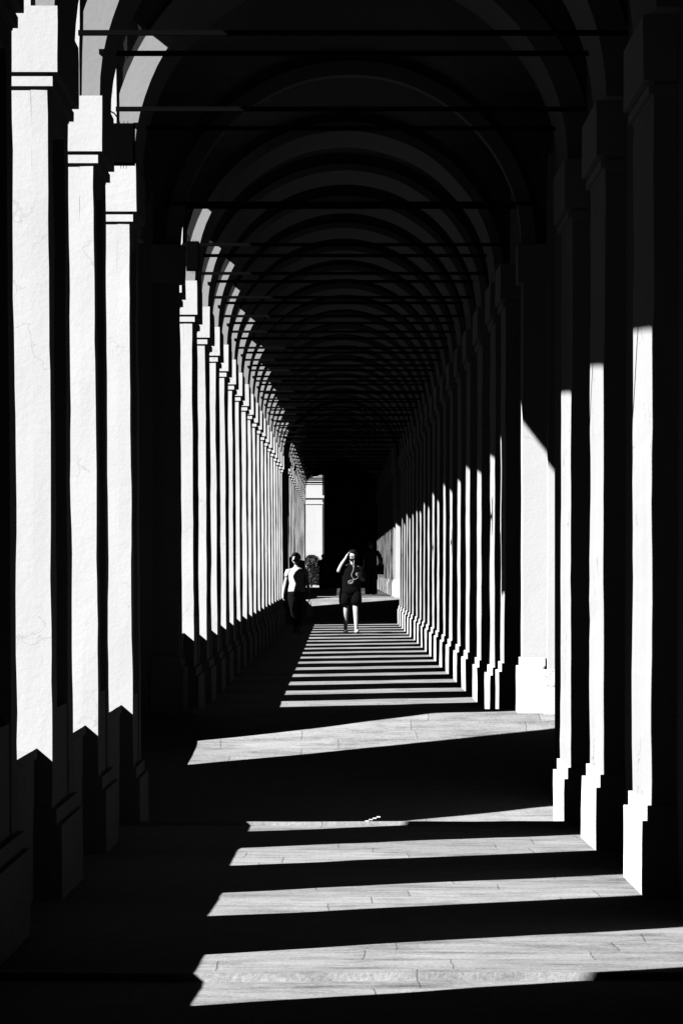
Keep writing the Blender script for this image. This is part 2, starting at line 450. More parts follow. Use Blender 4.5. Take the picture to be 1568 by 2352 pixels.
for (d, ln, l, r, sct) in arches:      # vault shell closing the haunches above each arch
    l = l or lat_left(d); r = r or lat_right(d); zt = levels(d)[1]; cx = (l+r)/2; Ri = (r-l)/2 + (0.17 if d < 1.7 else 0.085 + 0.03*math.sin(d*37)); y0 = d*S + 0.03; y1 = (d+ln)*S - 0.02
    for i in range(28):
        a0, a1 = math.pi*i/28, math.pi*(i+1)/28
        rg = lambda y: [(cx - math.cos(a0)*Ri, y, zt + math.sin(a0)*Ri), (cx - math.cos(a1)*Ri, y, zt + math.sin(a1)*Ri), (cx - math.cos(a1)*(Ri+.45), y, zt + math.sin(a1)*(Ri+.45)), (cx - math.cos(a0)*(Ri+.45), y, zt + math.sin(a0)*(Ri+.45))]
        m.stack([rg(y0), rg(y1)])
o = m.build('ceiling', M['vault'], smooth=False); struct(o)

# ------------------------------------------------------------------ left arcade wall with its arched openings
def arcade(piers, lx0, lx1, ztop, name_label, d_start, d_end):
    """thin wall above and between piers; openings reach down to the parapet"""
    m = MB()
    gaps = []
    for (a, la), (b, lb) in zip(piers, piers[1:]): gaps.append(((a+la)*S, b*S, a))
    prev = d_start*S
    for (ya, yb, dd) in gaps:
        zc = levels(dd)[1]
        if ya > 0.7*S: m.box(lx0, lx1, prev+0.05, ya-0.05, zc-0.3, ztop)
        N = 16
        def top(t):
            y = ya + (yb-ya)*t
            if 1.5*S < ya < 1.7*S: return min(ZC+4.72, max(ZC+3.7, ZC+4.66+0.73*(y-34.12)))
            return zc + 1.34 + 0.12*t - 0.10*abs(2*t-1)**6 - (0.42 if ya > 5.3*S else 0.10 + 0.20*(0.5+0.5*math.sin(ya*2.7)) if ya > 1.7*S else 0)
        for i in range(N):
            t0 = i/N; t1 = (i+1)/N
            y_0 = ya + (yb-ya)*t0 - (0.06 if i == 0 else 0); y_1 = ya + (yb-ya)*t1 + (0.06 if i == N-1 else 0)
            ring = lambda x: [(x, y_0, top(t0)), (x, y_1, top(t1)), (x, y_1, ztop), (x, y_0, ztop)]
            m.stack([ring(lx0), ring(lx1)])
        prev = yb
    m.box(lx0, lx1, prev+0.06, d_end*S, ZC+2.8 if d_end < 8 else -0.6, ztop)
    o = m.build('arcade_wall', M['arch'])
    tag(o, name_label, 'wall')
    return gaps
Z5 = ZC + 5.2
nl = [(0.60, 0.0975)] + [(a, b) for a, b in near_L[:-1]] + [(1.395, 0.171), (1.742, 0.038)]
g1 = arcade(nl, -1.95, -1.66, Z5, 'left arcade wall with arched openings over the nearest piers', 0.0, 1.78)
ml = [(1.742, 0.03), (1.802, 0.046)] + list(zip(mid_L, mid_ln))[:-1] + [(mid_L[-1], 0.16), (5.33, 0.09)]
g2 = arcade(ml, -1.94, -1.65, Z5, 'left arcade wall with arched openings along the middle stretch', 1.782, 5.419)
fl = [(5.38, 0.04)] + [(d, 0.116) for d in far_L]
g3 = arcade(fl, -1.92, -1.63, Z5+0.3, 'distant left arcade wall beyond the far rise', 5.421, 8.4)
m = MB(); m.box(-2.58, -1.66, -0.9*S, 0.697*S, -0.5, Z5)  # unseen block added in place of nearer piers, bounds the first sun stripe
tag(m.build('side_wall', M['outer']), 'unseen solid wall added beside the camera to shade the floor before the first opening', 'wall')

# parapets, one per opening
allg = [(g, 'near') for g in g1] + [(g, 'middle') for g in g2] + [(g, 'far') for g in g3]
pi = 0
for gi, ((ya, yb, dd), sct) in enumerate(allg):
    if yb - ya < 0.3: continue
    zf = min(floor_z(ya/S), floor_z(yb/S)); top = (floor_z(ya/S) + floor_z(yb/S))/2 + (0.865 if ya < 0.75*S else 1.3 if ya > 5.5*S else 0.82); ta = tb = top
    if 1.5 < ya/S < 1.7: ta, tb = ZC-1.21, ZC-0.73
    if 1.2 < ya/S < 1.3: ta = tb = top = top + 0.08
    sec = [g for g, s_ in allg if s_ == sct and g[1]-g[0] >= 0.3]; idx = sec.index((ya, yb, dd))
    loc = (-1.65, ya, zf)
    t_ = thing('parapet', {'near': f'low plastered parapet between left piers, {ORD[idx]} opening from the camera',
                      'middle': f'low parapet between left piers, {ORD[idx]} opening past the big black pier',
                      'far': f'distant low parapet, {ORD[idx]} left opening beyond the far rise'}[sct], 'parapet', loc, 'parapets between the left piers')
    bk = 0.30 if 1.5 < ya/S < 1.7 else 0.0
    m = MB(); rg = lambda y, t: [(-1.95-bk, y, zf-0.5), (-1.66-bk, y, zf-0.5), (-1.66-bk, y, t-0.06), (-1.95-bk, y, t-0.06)]
    m.stack([rg(ya+0.002, ta), rg(yb-0.002, tb)]); m.build('wall', M['plaster_lower'], t_)
    m = MB()
    n = 8; rings = []
    for k in range(n+1):
        y = ya+0.003 + (yb-ya-0.006)*k/n; e = 0.006*noise.noise(Vector((y*3, dd, 1))); top = ta + (tb-ta)*k/n
        rings.append([(-1.97-bk, y, top-0.06), (-1.645+e-bk, y, top-0.06), (-1.648+e-bk, y, top-0.004+e), (-1.97-bk, y, top)])
    m.stack(rings); m.build('coping', M['coping'], t_)

# ------------------------------------------------------------------ right wall, roof
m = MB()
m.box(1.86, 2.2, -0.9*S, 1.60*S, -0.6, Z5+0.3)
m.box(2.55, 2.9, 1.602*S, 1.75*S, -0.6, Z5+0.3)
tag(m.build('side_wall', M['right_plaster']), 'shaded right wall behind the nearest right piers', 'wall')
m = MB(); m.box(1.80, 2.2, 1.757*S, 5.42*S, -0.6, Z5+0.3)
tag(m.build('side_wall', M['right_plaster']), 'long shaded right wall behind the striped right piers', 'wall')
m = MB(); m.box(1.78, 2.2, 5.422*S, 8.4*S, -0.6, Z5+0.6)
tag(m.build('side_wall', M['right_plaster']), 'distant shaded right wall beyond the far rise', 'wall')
m = MB()
ring = lambda y: [(-2.0, y, ZC+5.22), (2.9, y, ZC+5.55), (2.9, y, ZC+5.8), (0.3, y, ZC+6.6), (-2.0, y, ZC+5.7)]
m.stack([ring(-0.9*S), ring(8.45*S)])
tag(m.build('roof', M['roof']), 'long tiled roof over the covered walkway', 'roof')

# spandrel fill over every transverse arch up to the vault is part of the band; end of the walkway
m = MB()
zE = ZC - 0.79; yE = 8.42*S
def px(x, d): return (x - 780)*d/424.0
def pz(y, d): return ZC + (1310 - y)*d/424.0
xo0, xo1 = px(690, 8.42), px(744, 8.42)
m.box(-2.0, xo0, yE, yE+0.5, zE-0.4, Z5+0.6)
m.box(xo1, 2.2, yE, yE+0.5, zE-0.4, Z5+0.6)
zc = pz(1128, 8.42); N = 16; r = (xo1-xo0)
for i in range(N):
    t0 = math.pi/2*i/N; t1 = math.pi/2*(i+1)/N
    a0 = (xo1 - r*math.cos(t0), zc + 0.75*math.sin(t0)); a1 = (xo1 - r*math.cos(t1), zc + 0.75*math.sin(t1))
    rg = lambda y: [(a0[0], y, a0[1]), (a1[0], y, a1[1]), (a1[0], y, Z5+0.6), (a0[0], y, Z5+0.6)]
    m.stack([rg(yE), rg(yE+0.5)])
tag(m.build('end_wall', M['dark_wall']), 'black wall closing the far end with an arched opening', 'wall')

# sunlit pier seen through the far opening
dP = 8.85
t_ = thing('end_pier', 'bright sunlit square pier beyond the far opening', 'pier', (px(722, dP), dP*S, zE))
m = MB(); m.column(px(702, dP), px(740, dP), dP*S, dP*S+0.8, zE-0.5, pz(1158, dP), 0.004, 0.3, 2); m.build('shaft', M['plaster'], t_)
m = MB(); m.column(px(701, dP), px(742, dP), dP*S-0.03, dP*S+0.83, pz(1158, dP), pz(1154, dP), 0.002, 0.3, 2)
m.column(px(702, dP), px(740, dP), dP*S, dP*S+0.8, pz(1154, dP), pz(1144, dP), 0.002, 0.3, 2)
m.column(px(696, dP), px(746, dP), dP*S-0.06, dP*S+0.86, pz(1144, dP), pz(1138, dP), 0.002, 0.3, 2)
m.column(px(702, dP), px(740, dP), dP*S, dP*S+0.8, pz(1138, dP), pz(1080, dP), 0.002, 0.3, 2); m.build('capital', M['plaster'], t_)

# ------------------------------------------------------------------ black lamp boxes hung on the left piers
box_spots = [(1.395, 286), (1.945, 444), (2.66, 522), (3.20, 564), (3.85, 597.6), (4.30, 617), (4.75, 632), (5.2, 645), (5.75, 661), (6.2, 676)]
for i, (d, xp) in enumerate(box_spots):
    yp = d*S + 0.03; d -= 0.024; x = px(xp, d); y = d*S; zb = ZC + (3.0 if d < 5.2 else 3.2); h = 0.30; wd = 0.165 if i == 0 else 0.13
    if i == 1: zb = ZC + 3.11
    lab = ['largest black lamp box, above the third left pier capital'] + [f'black lamp box high on the left arcade, {ORD[k]} from the front' for k in range(1, 12)]
    t_ = thing('lamp_box', lab[i], 'lamp', (x, y, zb), 'black lamp boxes along the left arcade')
    m = MB(); rings = []
    b = 0.008
    for (yy, e) in ((y-0.19, b), (y-0.19+b, 0), (y-0.03-b, 0), (y-0.03, b)):
        rings.append([(x-wd/2+e, yy, zb+e), (x+wd/2-e, yy, zb+e), (x+wd/2-e, yy, zb+h-e), (x-wd/2+e, yy, zb+h-e)])
    m.stack(rings); m.build('housing', M['black'], t_)
    m = MB(); m.box(x-wd/2-0.006, x-wd/2+0.02, y-0.12, y-0.09, zb+0.1, zb+0.2)
    m.box(x-0.02, x+0.02, y-0.03, yp+0.05, zb+0.14, zb+0.17); m.build('bracket', M['iron'], t_)
    m = MB()
    for k in range(3):
        m.tube([(x-0.03+0.03*k, y-0.1, zb+h-0.005), (x-0.03+0.03*k+0.003, y-0.1, zb+h+0.028)], [0.004, 0.001], 5)
        m.tube([(x-0.02+0.02*k, y-0.1, zb+0.005), (x-0.02+0.02*k, y-0.1, zb-0.03)], [0.004, 0.001], 5)
    m.build('spike', M['iron'], t_)
    m = MB(); m.tube([(x-0.10+0.0, y-0.08, zb+h+0.10), (x-0.07, y-0.08, zb+h+0.085), (x-0.045, y-0.08, zb+h+0.05), (x-0.035, y-0.08, zb+h-0.005)], 0.006, 6)
    m.build('cable', M['black'], t_)

# ------------------------------------------------------------------ people
M['skin'] = mat('skin', 0.42, 0.6, 0.2, 0.05, 8)
M['hair'] = mat('hair', 0.008, 0.7, 0.05, 0.3, 40)
M['white_cloth'] = mat('white_cotton', 0.62, 0.9, 0.05, 0.06, 12, 0.4, 14)
M['black_cloth'] = mat('black_cotton', 0.005, 0.95, 0.0, 0.2, 12, 0.4, 14)
M['dark_denim'] = mat('dark_trousers', 0.006, 0.95, 0.0, 0.2, 12, 0.4, 14)
M['shoe_light'] = mat('light_shoe', 0.55, 0.8, 0.1, 0.15, 30)
M['shoe_dark'] = mat('dark_shoe', 0.04, 0.8, 0.1)
M['cord'] = mat('white_cord', 0.8, 0.7, 0.1)
M['bagm'] = mat('canvas_bag', 0.3, 0.9, 0.05, 0.4, 14)
M['lens'] = mat('dark_lens', 0.01, 0.25, 0.4)

def skin(name, root, jts, eds, m, sub=2, rootj=None):
    """one continuous surface grown round a chain of joints; jts: {name: (x, y, z, r)}"""
    me = bpy.data.meshes.new(name); keys = list(jts)
    me.from_pydata([jts[k][:3] for k in keys], [(keys.index(a), keys.index(b)) for a, b in eds], [])
    o = bpy.data.objects.new(name, me); C.objects.link(o); o.parent = root
    md = o.modifiers.new('skin', 'SKIN'); md.use_smooth_shade = True
    o.modifiers.new('sub', 'SUBSURF').render_levels = sub
    o.modifiers['sub'].levels = sub
    me.materials.append(m)
    sv = me.skin_vertices[0].data
    for i, k in enumerate(keys):
        q = jts[k][3]
        sv[i].radius = q if isinstance(q, tuple) else (q, q)
        sv[i].use_root = (k == (rootj or keys[0]))
    return o
def chain(*a): return list(zip(a, a[1:]))

def blob(name, root, c, rad, m, seg=20, amp=0.0, shape=None):
    bm = bmesh.new(); bmesh.ops.create_uvsphere(bm, u_segments=seg, v_segments=seg//2+2, radius=1)
    for v in bm.verts:
        p = v.co.copy()
        if shape: p = shape(p)
        if amp: p *= 1 + amp*noise.noise(p*3 + Vector(c)*7)
        v.co = Vector((c[0]+p.x*rad[0], c[1]+p.y*rad[1], c[2]+p.z*rad[2]))
    for f_ in bm.faces: f_.smooth = True
    me = bpy.data.meshes.new(name); bm.to_mesh(me); bm.free(); me.materials.append(m)
    o = bpy.data.objects.new(name, me); C.objects.link(o); o.parent = root; return o

def headmesh(root, c, turn=0.0, tilt=0.0, sc=1.0):
    """a head with brow, eye hollows, nose, lips, chin and ears; faces -y"""
    bm = bmesh.new(); bmesh.ops.create_uvsphere(bm, u_segments=36, v_segments=26, radius=1)
    rot = Matrix.Rotation(turn, 3, 'Z') @ Matrix.Rotation(tilt, 3, 'X')
    for v in bm.verts:
        x, y, z = v.co
        w_ = 0.078*(1 - 0.30*max(0, -z)**1.5); d_ = 0.098*(1 - 0.12*max(0, -z))
        px_, py_, pz_ = x*w_, y*d_, z*0.122
        if y < 0:
            fr = max(0, -y)
            g = lambda cx, cz, sx, sz: math.exp(-((px_-cx)/sx)**2 - ((pz_-cz)/sz)**2)
            py_ -= fr*(0.024*g(0, -0.022, 0.012, 0.020) + 0.010*g(0, 0.0, 0.010, 0.022) + 0.006*g(0, 0.028, 0.05, 0.010)
                     + 0.007*g(0, -0.060, 0.022, 0.008) + 0.008*g(0, -0.095, 0.022, 0.014) - 0.013*g(0.032, 0.006, 0.014, 0.010) - 0.013*g(-0.032, 0.006, 0.014, 0.010))
        for sx in (-1, 1):
            e = math.exp(-((py_-0.01)/0.014)**2 - ((pz_+0.005)/0.028)**2)
            if sx*px_ > 0.05: px_ += sx*0.018*e
        v.co = rot @ Vector((px_, py_, pz_))*sc + Vector(c)
    for f_ in bm.faces: f_.smooth = True
    return bm
def body_skin(root, J, E_, headc, turn, tilt, m):
    """body grown from joints, evaluated and joined with the head into one mesh"""
    o = skin('body', root, J, E_, m, 2)
    dg = bpy.context.evaluated_depsgraph_get(); me2 = bpy.data.meshes.new_from_object(o.evaluated_get(dg))
    bm = bmesh.new(); bm.from_mesh(me2)
    hb = headmesh(root, headc, turn, tilt, 1.03); tmp = bpy.data.meshes.new('t'); hb.to_mesh(tmp); hb.free()
    bm.from_mesh(tmp); me3 = bpy.data.meshes.new('body'); bm.to_mesh(me3); bm.free()
    me3.materials.clear(); me3.materials.append(m)
    me3.polygons.foreach_set('use_smooth', [True]*len(me3.polygons))
    o.modifiers.clear(); o.data = me3
    return o
def fingers(J, E_, wrist, tag_, palm, fdir, spread, curl, sc=1.0):
    """palm with four fingers and a thumb as chains rooted in the palm"""
    wx = Vector(palm); fd = Vector(fdir).normalized(); sp = Vector(spread).normalized(); cu = Vector(curl).normalized()
    J[tag_+'p'] = (*wx, 0.026); E_.append((wrist, tag_+'p'))
    for k, (off, ln) in enumerate(((-1.5, .068), (-.5, .078), (.5, .074), (1.5, .060))):
        b = wx + sp*off*0.019 + fd*0.035
        a1 = b + (fd*0.75 + cu*0.45)*ln*0.5*sc; a2 = a1 + (fd*0.3 + cu*0.9)*ln*0.5*sc
        J[f'{tag_}b{k}'] = (*b, 0.011); J[f'{tag_}m{k}'] = (*a1, 0.009); J[f'{tag_}e{k}'] = (*a2, 0.0075)
        E_ += [(tag_+'p', f'{tag_}b{k}'), (f'{tag_}b{k}', f'{tag_}m{k}'), (f'{tag_}m{k}', f'{tag_}e{k}')]
    b = wx - sp*0.034 + fd*0.002; e = b - sp*0.012 + fd*0.03 + cu*0.012
    J[tag_+'t1'] = (*b, 0.011); J[tag_+'t2'] = (*e, 0.009); E_ += [(tag_+'p', tag_+'t1'), (tag_+'t1', tag_+'t2')]

def garment(name, root, torso, limbs, m, extra=None):
    """cloth shell: elliptical sections (x, y, z, rx, ry) down the trunk, plus tapered sleeves or legs"""
    mb = MB(); N = 22
    for secs in torso:
        mb.stack([[(cx + math.cos(2*math.pi*k/N)*rx*(1+.03*math.sin(5*2*math.pi*k/N+cz*9)), cy + math.sin(2*math.pi*k/N)*ry*(1+.04*math.sin(3*2*math.pi*k/N+cz*14)), cz) for k in range(N)] for (cx, cy, cz, rx, ry) in secs])
    for pts, rr in limbs: mb.tube(pts, rr, 14)
    mb.v = [tuple(Vector(p) + root.location) for p in mb.v]
    o = mb.build(name, m, root, smooth=True)
    return o

# --- man in black with earphones, walking towards the camera
d = 4.308; mx = px(803, d); my = d*S; mz = floor_z(d)
MS = (1.08, 1.05, 1.035)
man = thing('person', 'man in black shirt and shorts touching his ear, white earphone cord on chest', 'person', (mx, my, mz))
J = {'hip': (.03,0,.98,.085), 'waist': (.035,0,1.16,.08), 'chest': (.04,0,1.38,.09), 'clav': (.04,.01,1.49,.06), 'neck': (.045,-.01,1.60,.052), 'nk2': (.05,-.02,1.66,.052),
     'shL': (-.135,.0,1.50,.062), 'elL': (-.255,-.10,1.40,.046), 'foL': (-.17,-.12,1.58,.042), 'wrL': (-.085,-.09,1.71,.030),
     'shR': (.215,.0,1.49,.062), 'elR': (.30,.03,1.20,.044), 'foR': (.27,-.12,1.24,.040), 'wrR': (.215,-.24,1.30,.029),
     'hpL': (-.06,0,.90,.075), 'knL': (-.08,.03,.52,.062), 'caL': (-.085,.08,.36,.060), 'anL': (-.09,.14,.10,.038), 'htL': (-.09,.14,.05,.040), 'toL': (-.095,.02,.035,.038),
     'hpR': (.11,0,.90,.075), 'knR': (.13,-.12,.52,.064), 'caR': (.138,-.12,.38,.062), 'anR': (.14,-.14,.10,.038), 'htR': (.14,-.13,.05,.040), 'toR': (.16,-.27,.04,.038)}
E_ = chain('hip','waist','chest','clav','neck','nk2') + chain('clav','shL','elL','foL','wrL') + chain('clav','shR','elR','foR','wrR') + chain('hip','hpL','knL','caL','anL','htL','toL') + chain('hip','hpR','knR','caR','anR','htR','toR')
fingers(J, E_, 'wrL', 'fl', (-.06,-.085,1.765), (.35,.1,1), (0,1,0), (1,.1,.3))
fingers(J, E_, 'wrR', 'fr', (.195,-.29,1.325), (-.3,-1,.4), (0,.3,1), (-1,0,0))
body_skin(man, J, E_, (.055,-.035,1.755), R(18), R(14), M['skin'])
garment('shirt', man, [[(.03,0,.88,.215,.135), (.035,0,1.0,.208,.135), (.04,0,1.2,.198,.13), (.04,-.005,1.36,.218,.14), (.04,0,1.46,.225,.12), (.04,0,1.53,.15,.095), (.042,-.005,1.575,.07,.07)]],
        [([(-.09,0,1.49), (-.16,-.01,1.49), (-.215,-.055,1.43), (-.235,-.075,1.40)], [.07,.085,.078,.072]), ([(.17,0,1.49), (.225,0,1.46), (.265,.015,1.34), (.285,.02,1.25)], [.07,.082,.078,.072])], M['black_cloth'])
garment('shorts', man, [[(.03,0,.80,.215,.13), (.03,0,.93,.205,.13), (.03,0,1.02,.18,.12)]],
        [([(-.055,0,.93), (-.075,.0,.85), (-.085,.01,.76), (-.09,.02,.65)], [.11,.125,.122,.115]), ([(.115,-.01,.93), (.13,-.03,.85), (.14,-.07,.77), (.145,-.09,.66)], [.11,.125,.122,.115])], M['black_cloth'])
hb = blob('hair', man, (.065,-.02,1.80), (.100,.128,.105), M['hair'], 26, 0.14, lambda p: Vector((p.x, p.y if (p.z > .25 or p.y > -.45) else -.45, p.z)))
blob('beard', man, (.045,-.095,1.672), (.05,.035,.032), M['hair'], 14, 0.1)
m = MB(); c_ = Vector((.055,-.035,1.755)); rt = Matrix.Rotation(R(18), 3, 'Z') @ Matrix.Rotation(R(14), 3, 'X')
for sx in (-1, 1):
    pts = [c_ + rt @ Vector((sx*.033 + .022*math.cos(2*math.pi*k/14), -.106, .008 + .019*math.sin(2*math.pi*k/14))) for k in range(14)]
    m.stack([pts, [q + rt @ Vector((0, .006, 0)) for q in pts]])
m.tube([c_ + rt @ Vector((-.075,-.03,.012)), c_ + rt @ Vector((-.055,-.098,.012)), c_ + rt @ Vector((.055,-.098,.012)), c_ + rt @ Vector((.075,-.03,.012))], .003, 5)
def local(mb, root): mb.v = [tuple(Vector(p) + root.location) for p in mb.v]; return mb
local(m, man).build('glasses', M['lens'], man)
for nm, x_, y_, z0_, mm in (('shoe', -.09, .09, .0, M['shoe_dark']), ('shoe', .15, -.19, .0, M['shoe_light'])):
    blob(nm, man, (x_, y_-.02, .055), (.052,.145,.052), mm, 20, 0.05, lambda p: Vector((p.x, p.y, max(p.z, -.9)*(1 if p.y > .1 else .72))))
m = MB()
m.tube([(-.005,-.10,1.66), (.04,-.135,1.58), (.085,-.155,1.50), (.07,-.165,1.42), (.04,-.165,1.36), (.035,-.165,1.31), (.06,-.165,1.27), (.085,-.165,1.235), (.12,-.18,1.23), (.16,-.21,1.26), (.19,-.26,1.31)], .0025, 6)
m.tube([(.09,-.11,1.66), (.085,-.14,1.58), (.085,-.155,1.50)], .0025, 6)
m.tube([(.085,-.165,1.235), (.06,-.165,1.21), (.01,-.165,1.215), (-.03,-.165,1.19), (-.035,-.165,1.15), (.0,-.165,1.13), (.05,-.165,1.15), (.075,-.165,1.18), (.065,-.165,1.21)], .0025, 6)
m.tube([(-.02,-.17,1.175), (.02,-.17,1.16), (.05,-.17,1.175)], .004, 5)
man.scale = MS
cord = local(m, man).build('earphone_cord', M['cord'], None, origin=tuple(man.location)); cord.scale = MS; tag(cord, 'looping white earphone cord hanging over a black shirt', 'earphones')
m = MB(); m.box(.165,.235,-.345,-.335,1.29,1.40); ph = local(m, man).build('phone', M['lens'], None, origin=tuple(man.location)); ph.scale = MS; tag(ph, 'small dark phone in the hand of the man in black', 'phone')
T = {'a': (-.16,.10,1.05,(.07,.05)), 'b': (-.19,.10,.85,(.085,.05)), 'c': (-.20,.10,.66,(.06,.035))}
jk = skin('jacket', None, T, chain('a','b','c'), M['black_cloth']); jk.location = man.location; jk.scale = MS; tag(jk, 'dark jacket hanging at the hip of the man in black', 'jacket')

# --- woman in the white top
d = 4.383; wx_ = px(681, d); root = thing('person', 'woman in white top and dark trousers with sunglasses and tied hair', 'person', (wx_, d*S, floor_z(d)))
woman = root
J = {'hip': (0,0,.98,.085), 'waist': (0,0,1.15,.075), 'chest': (0,0,1.33,.085), 'clav': (0,.01,1.45,.06), 'neck': (-.005,-.005,1.55,.044), 'nk2': (-.01,-.02,1.61,.046),
     'shL': (-.165,.0,1.45,.052), 'elL': (-.235,.02,1.17,.038), 'foL': (-.265,-.01,1.03,.036), 'wrL': (-.285,-.05,.89,.026),
     'shR': (.165,.0,1.45,.052), 'elR': (.225,.02,1.17,.038), 'foR': (.255,-.02,1.02,.036), 'wrR': (.27,-.06,.86,.026),
     'hpL': (-.085,0,.92,.07), 'knL': (-.055,-.10,.50,.06), 'caL': (-.04,-.05,.36,.056), 'anL': (-.03,.0,.10,.036), 'htL': (-.03,.02,.05,.036), 'toL': (-.03,-.11,.035,.034),
     'hpR': (.085,0,.92,.07), 'knR': (.065,.0,.50,.06), 'caR': (.06,.0,.36,.056), 'anR': (.055,-.12,.10,.036), 'htR': (.055,-.10,.05,.036), 'toR': (.065,-.23,.035,.034)}
E_ = chain('hip','waist','chest','clav','neck','nk2') + chain('clav','shL','elL','foL','wrL') + chain('clav','shR','elR','foR','wrR') + chain('hip','hpL','knL','caL','anL','htL','toL') + chain('hip','hpR','knR','caR','anR','htR','toR')
fingers(J, E_, 'wrL', 'fl', (-.285,-.06,.83), (0,0,-1), (0,-1,0), (1,0,-.2))
fingers(J, E_, 'wrR', 'fr', (.272,-.07,.80), (0,0,-1), (0,-1,0), (-1,0,-.2))
body_skin(root, J, E_, (-.012,-.03,1.70), R(-4), R(12), M['skin'])
garment('top', root, [[(0,0,.955,.185,.135), (0,0,1.02,.172,.13), (0,0,1.15,.145,.11), (0,-.02,1.31,.165,.135), (0,0,1.41,.18,.11), (0,.01,1.48,.13,.08), (-.003,0,1.515,.075,.06)]],
        [([(-.12,0,1.44), (-.175,.0,1.43), (-.198,.01,1.36), (-.205,.015,1.30)], [.055,.064,.058,.052]), ([(.12,0,1.44), (.175,.0,1.43), (.195,.01,1.36), (.203,.015,1.30)], [.055,.064,.058,.052])], M['white_cloth'])
garment('trousers', root, [[(0,0,.86,.178,.13), (0,0,.95,.17,.125), (0,0,1.03,.145,.11)]],
        [([(-.085,0,.93), (-.085,-.02,.80), (-.06,-.09,.52), (-.04,-.05,.34), (-.03,.0,.17)], [.10,.105,.075,.068,.052]), ([(.085,0,.93), (.088,.0,.80), (.066,.0,.52), (.06,.0,.34), (.055,-.10,.17)], [.10,.105,.075,.068,.052])], M['dark_denim'])
blob('hair', root, (-.012,-.01,1.755), (.098,.128,.118), M['hair'], 26, 0.10, lambda p: Vector((p.x*(1 if p.z > -.3 else 1.0), p.y if (p.z > .12 or p.y > -.5) else -.5, p.z)))
blob('hair_bun', root, (-.02,.11,1.79), (.05,.05,.05), M['hair'], 14, 0.15)
m = MB(); c_ = Vector((-.012,-.03,1.70)); rt = Matrix.Rotation(R(-4), 3, 'Z') @ Matrix.Rotation(R(12), 3, 'X')
for sx in (-1, 1):
    pts = [c_ + rt @ Vector((sx*.035 + .028*math.cos(2*math.pi*k/14), -.106, .004 + .021*math.sin(2*math.pi*k/14))) for k in range(14)]
    m.stack([pts, [q + rt @ Vector((0, .008, 0)) for q in pts]])
m.tube([c_ + rt @ Vector((-.078,-.03,.01)), c_ + rt @ Vector((-.06,-.1,.01)), c_ + rt @ Vector((.06,-.1,.01)), c_ + rt @ Vector((.078,-.03,.01))], .004, 5)
local(m, root).build('sunglasses', M['lens'], root)
for x_, y_ in ((-.03,-.05), (.06,-.17)):
    blob('shoe', root, (x_, y_, .045), (.043,.125,.043), M['shoe_dark'], 18, 0.04, lambda p: Vector((p.x, p.y, max(p.z, -.9)*(1 if p.y > .1 else .7))))
root.scale = (1.13, 1.08, 1.02)
bagT = thing('bag', 'small pale bag hanging from the hand of the woman in white', 'bag', (wx_+.31, d*S-.08, floor_z(d)+.38))
m = MB(); m.stack([[(-.075,-.03,0),(.075,-.03,0),(.075,.03,0),(-.075,.03,0)], [(-.085,-.035,.12),(.08,-.035,.12),(.08,.035,.12),(-.085,.035,.12)], [(-.05,-.02,.24),(.05,-.02,.24),(.05,.02,.24),(-.05,.02,.24)], [(-.03,-.012,.27),(.03,-.012,.27),(.03,.012,.27),(-.03,.012,.27)]])
local(m, bagT).build('pouch', M['bagm'], bagT)
m = MB(); m.tube([(-.035,0,.25), (-.03,0,.34), (0,0,.39), (.03,0,.34), (.035,0,.25)], .007, 6); local(m, bagT).build('handle', M['black_cloth'], bagT)

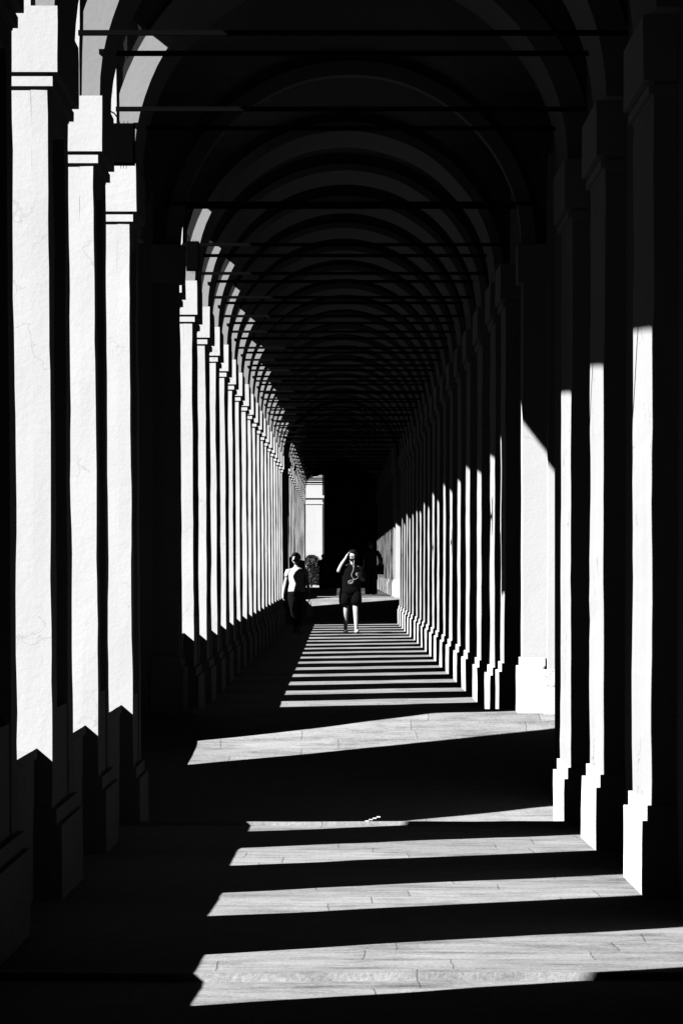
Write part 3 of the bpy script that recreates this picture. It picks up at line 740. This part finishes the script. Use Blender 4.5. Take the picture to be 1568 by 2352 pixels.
# --- dark figure seen from behind near the far rise, and a stooped one in a cap further on
def walker(x, d, h, label, back=True, arm=0.0):
    q = h/1.75
    root = thing('person', label, 'person', (x, d*S, floor_z(d)))
    f_ = 1 if back else -1
    J = {'hip': (0,0,.95,.08), 'waist': (0,0,1.12,.075), 'chest': (0,0,1.32,.085), 'clav': (0,0,1.43,.06), 'neck': (0,0,1.52,.05), 'nk2': (0,0,1.57,.05),
         'shL': (-.19,0,1.43,.055), 'elL': (-.24,0,1.14,.045), 'wrL': (-.25,-.05*f_,.88,.030), 'shR': (.19,0,1.43,.055), 'elR': (.26+arm,0,1.15,.045), 'wrR': (.28+arm,-.03*f_,.90,.030),
         'hpL': (-.09,0,.90,.07), 'knL': (-.09,.06,.48,.06), 'anL': (-.09,.12,.09,.04), 'toL': (-.09,.12-.0,.04,.04), 'hpR': (.09,0,.90,.07), 'knR': (.09,-.04,.48,.06), 'anR': (.09,-.05,.09,.04), 'toR': (.09,-.05+.13*f_,.04,.04)}
    E_ = chain('hip','waist','chest','clav','neck','nk2') + chain('clav','shL','elL','wrL') + chain('clav','shR','elR','wrR') + chain('hip','hpL','knL','anL','toL') + chain('hip','hpR','knR','anR','toR')
    fingers(J, E_, 'wrL', 'fl', (-.25,-.05*f_,.82), (0,0,-1), (0,-1,0), (1,0,-.2)); fingers(J, E_, 'wrR', 'fr', (.28+arm,-.03*f_,.84), (0,0,-1), (0,-1,0), (-1,0,-.2))
    body_skin(root, J, E_, (0,-.02*-f_,1.655), R(180) if back else R(60), 0, M['skin_shade'])
    garment('shirt', root, [[(0,0,.86,.20,.14), (0,0,1.0,.195,.14), (0,0,1.15,.185,.13), (0,0,1.32,.20,.135), (0,0,1.42,.20,.11), (0,0,1.49,.12,.08), (0,0,1.52,.07,.06)]],
        [([(-.13,0,1.43), (-.20,0,1.41), (-.225,0,1.3), (-.235,0,1.18)], [.06,.075,.07,.066]), ([(.13,0,1.43), (.20,0,1.41), (.23+arm*.6,0,1.3), (.25+arm*.9,0,1.18)], [.06,.075,.07,.066])], M['black_cloth'])
    garment('trousers', root, [[(0,0,.80,.20,.14), (0,0,.92,.19,.135)]],
        [([(-.10,0,.92), (-.105,.02,.75), (-.10,.05,.48), (-.10,.10,.06)], [.10,.118,.108,.10]), ([(.10,0,.92), (.105,-.01,.75), (.10,-.03,.48), (.10,-.05,.06)], [.10,.118,.108,.10])], M['black_cloth'])
    blob('hair' if back else 'cap', root, (0,.01 if back else -.0,1.69), (.088,.11,.10) if back else (.10,.14,.07), M['hair'], 18, 0.08) 
    root.scale = (q, q, q)
    return root
M['skin_shade'] = M['skin']
walker(px(852, 5.7), 5.7, 1.66, 'dark clothed person seen from behind beside the striped right piers', True, 0.06)
bagT = thing('bag', 'black bag hanging beside the dark person seen from behind', 'bag', (px(874, 5.7), 5.7*S, floor_z(5.7)+.66))
m = MB(); m.stack([[(-.09,-.05,0),(.09,-.05,0),(.09,.05,0),(-.09,.05,0)], [(-.11,-.06,.18),(.11,-.06,.18),(.11,.06,.18),(-.11,.06,.18)], [(-.07,-.03,.36),(.07,-.03,.36),(.07,.03,.36),(-.07,.03,.36)]])
local(m, bagT).build('pouch', M['black_cloth'], bagT)
m = MB(); m.tube([(-.05,0,.34), (-.04,0,.5), (0,0,.58), (.04,0,.5), (.05,0,.34)], .012, 6); local(m, bagT).build('handle', M['black_cloth'], bagT)
walker(px(742, 7.4), 7.4, 1.42, 'tiny dark person in a cap before the bright far opening', False)

# ------------------------------------------------------------------ shrubs beyond the far opening
def shrub(x, d, h, wd, seed, label):
    rg = random.Random(seed)
    y = d*S; root = thing('shrub', label, 'shrub', (x, y, zE), 'shrubs beyond the far opening')
    m = MB()
    for k in range(5):
        a = rg.uniform(0, 6.28); m.tube([(x, y, zE-.1), (x+math.cos(a)*wd*.2, y+math.sin(a)*wd*.2, zE+h*.5), (x+math.cos(a)*wd*.35, y+math.sin(a)*wd*.35, zE+h*.85)], [.025, .014, .005], 5)
    m.build('stem', M['bark'], root)
    m = MB()
    for k in range(3200):
        a = rg.uniform(0, 6.28); t = rg.random()**.5; zz = rg.uniform(.08, 1)
        rr = wd*.5*t*math.sqrt(max(.05, 1 - (zz-.45)**2/.36))*(0.75+1.1*noise.noise(Vector((math.cos(a)*1.5, math.sin(a)*1.5+zz*4, seed))))
        c = Vector((x+math.cos(a)*rr, y+math.sin(a)*rr, zE+zz*h)); u = Vector((rg.uniform(-1,1), rg.uniform(-1,1), rg.uniform(-1,1))).normalized(); v = u.cross(Vector((.3,.5,.8))).normalized()
        q = rg.uniform(.03,.06); i0 = len(m.v); m.v += [tuple(c-u*q), tuple(c-v*q*.4), tuple(c+u*q), tuple(c+v*q*.4)]; m.f.append((i0,i0+1,i0+2,i0+3))
    m.build('foliage', M['leaf'], root)
shrub(px(716, 8.6), 8.6, 1.50, 1.15, 3, 'leafy dark shrub at the left foot of the bright far pier')
shrub(px(738, 8.65), 8.65, 1.2, 1.25, 8, 'lower dark shrub at the right foot of the bright far pier')

# a scrap of paper on the floor edge
m = MB(); y = 1.352*S; x = px(838, 1.352); z = floor_z(1.352)
for k in range(4):
    a = x + k*0.028; m.box(a, a+0.0275, y-.03+.008*k, y+.03-.01*k, z+.003+.009*k, z+.006+.011*k)
tag(m.build('paper_scrap', M['cord'], None, origin=(x, y, z)), 'crumpled white scrap of paper on the sunlit floor edge', 'litter')
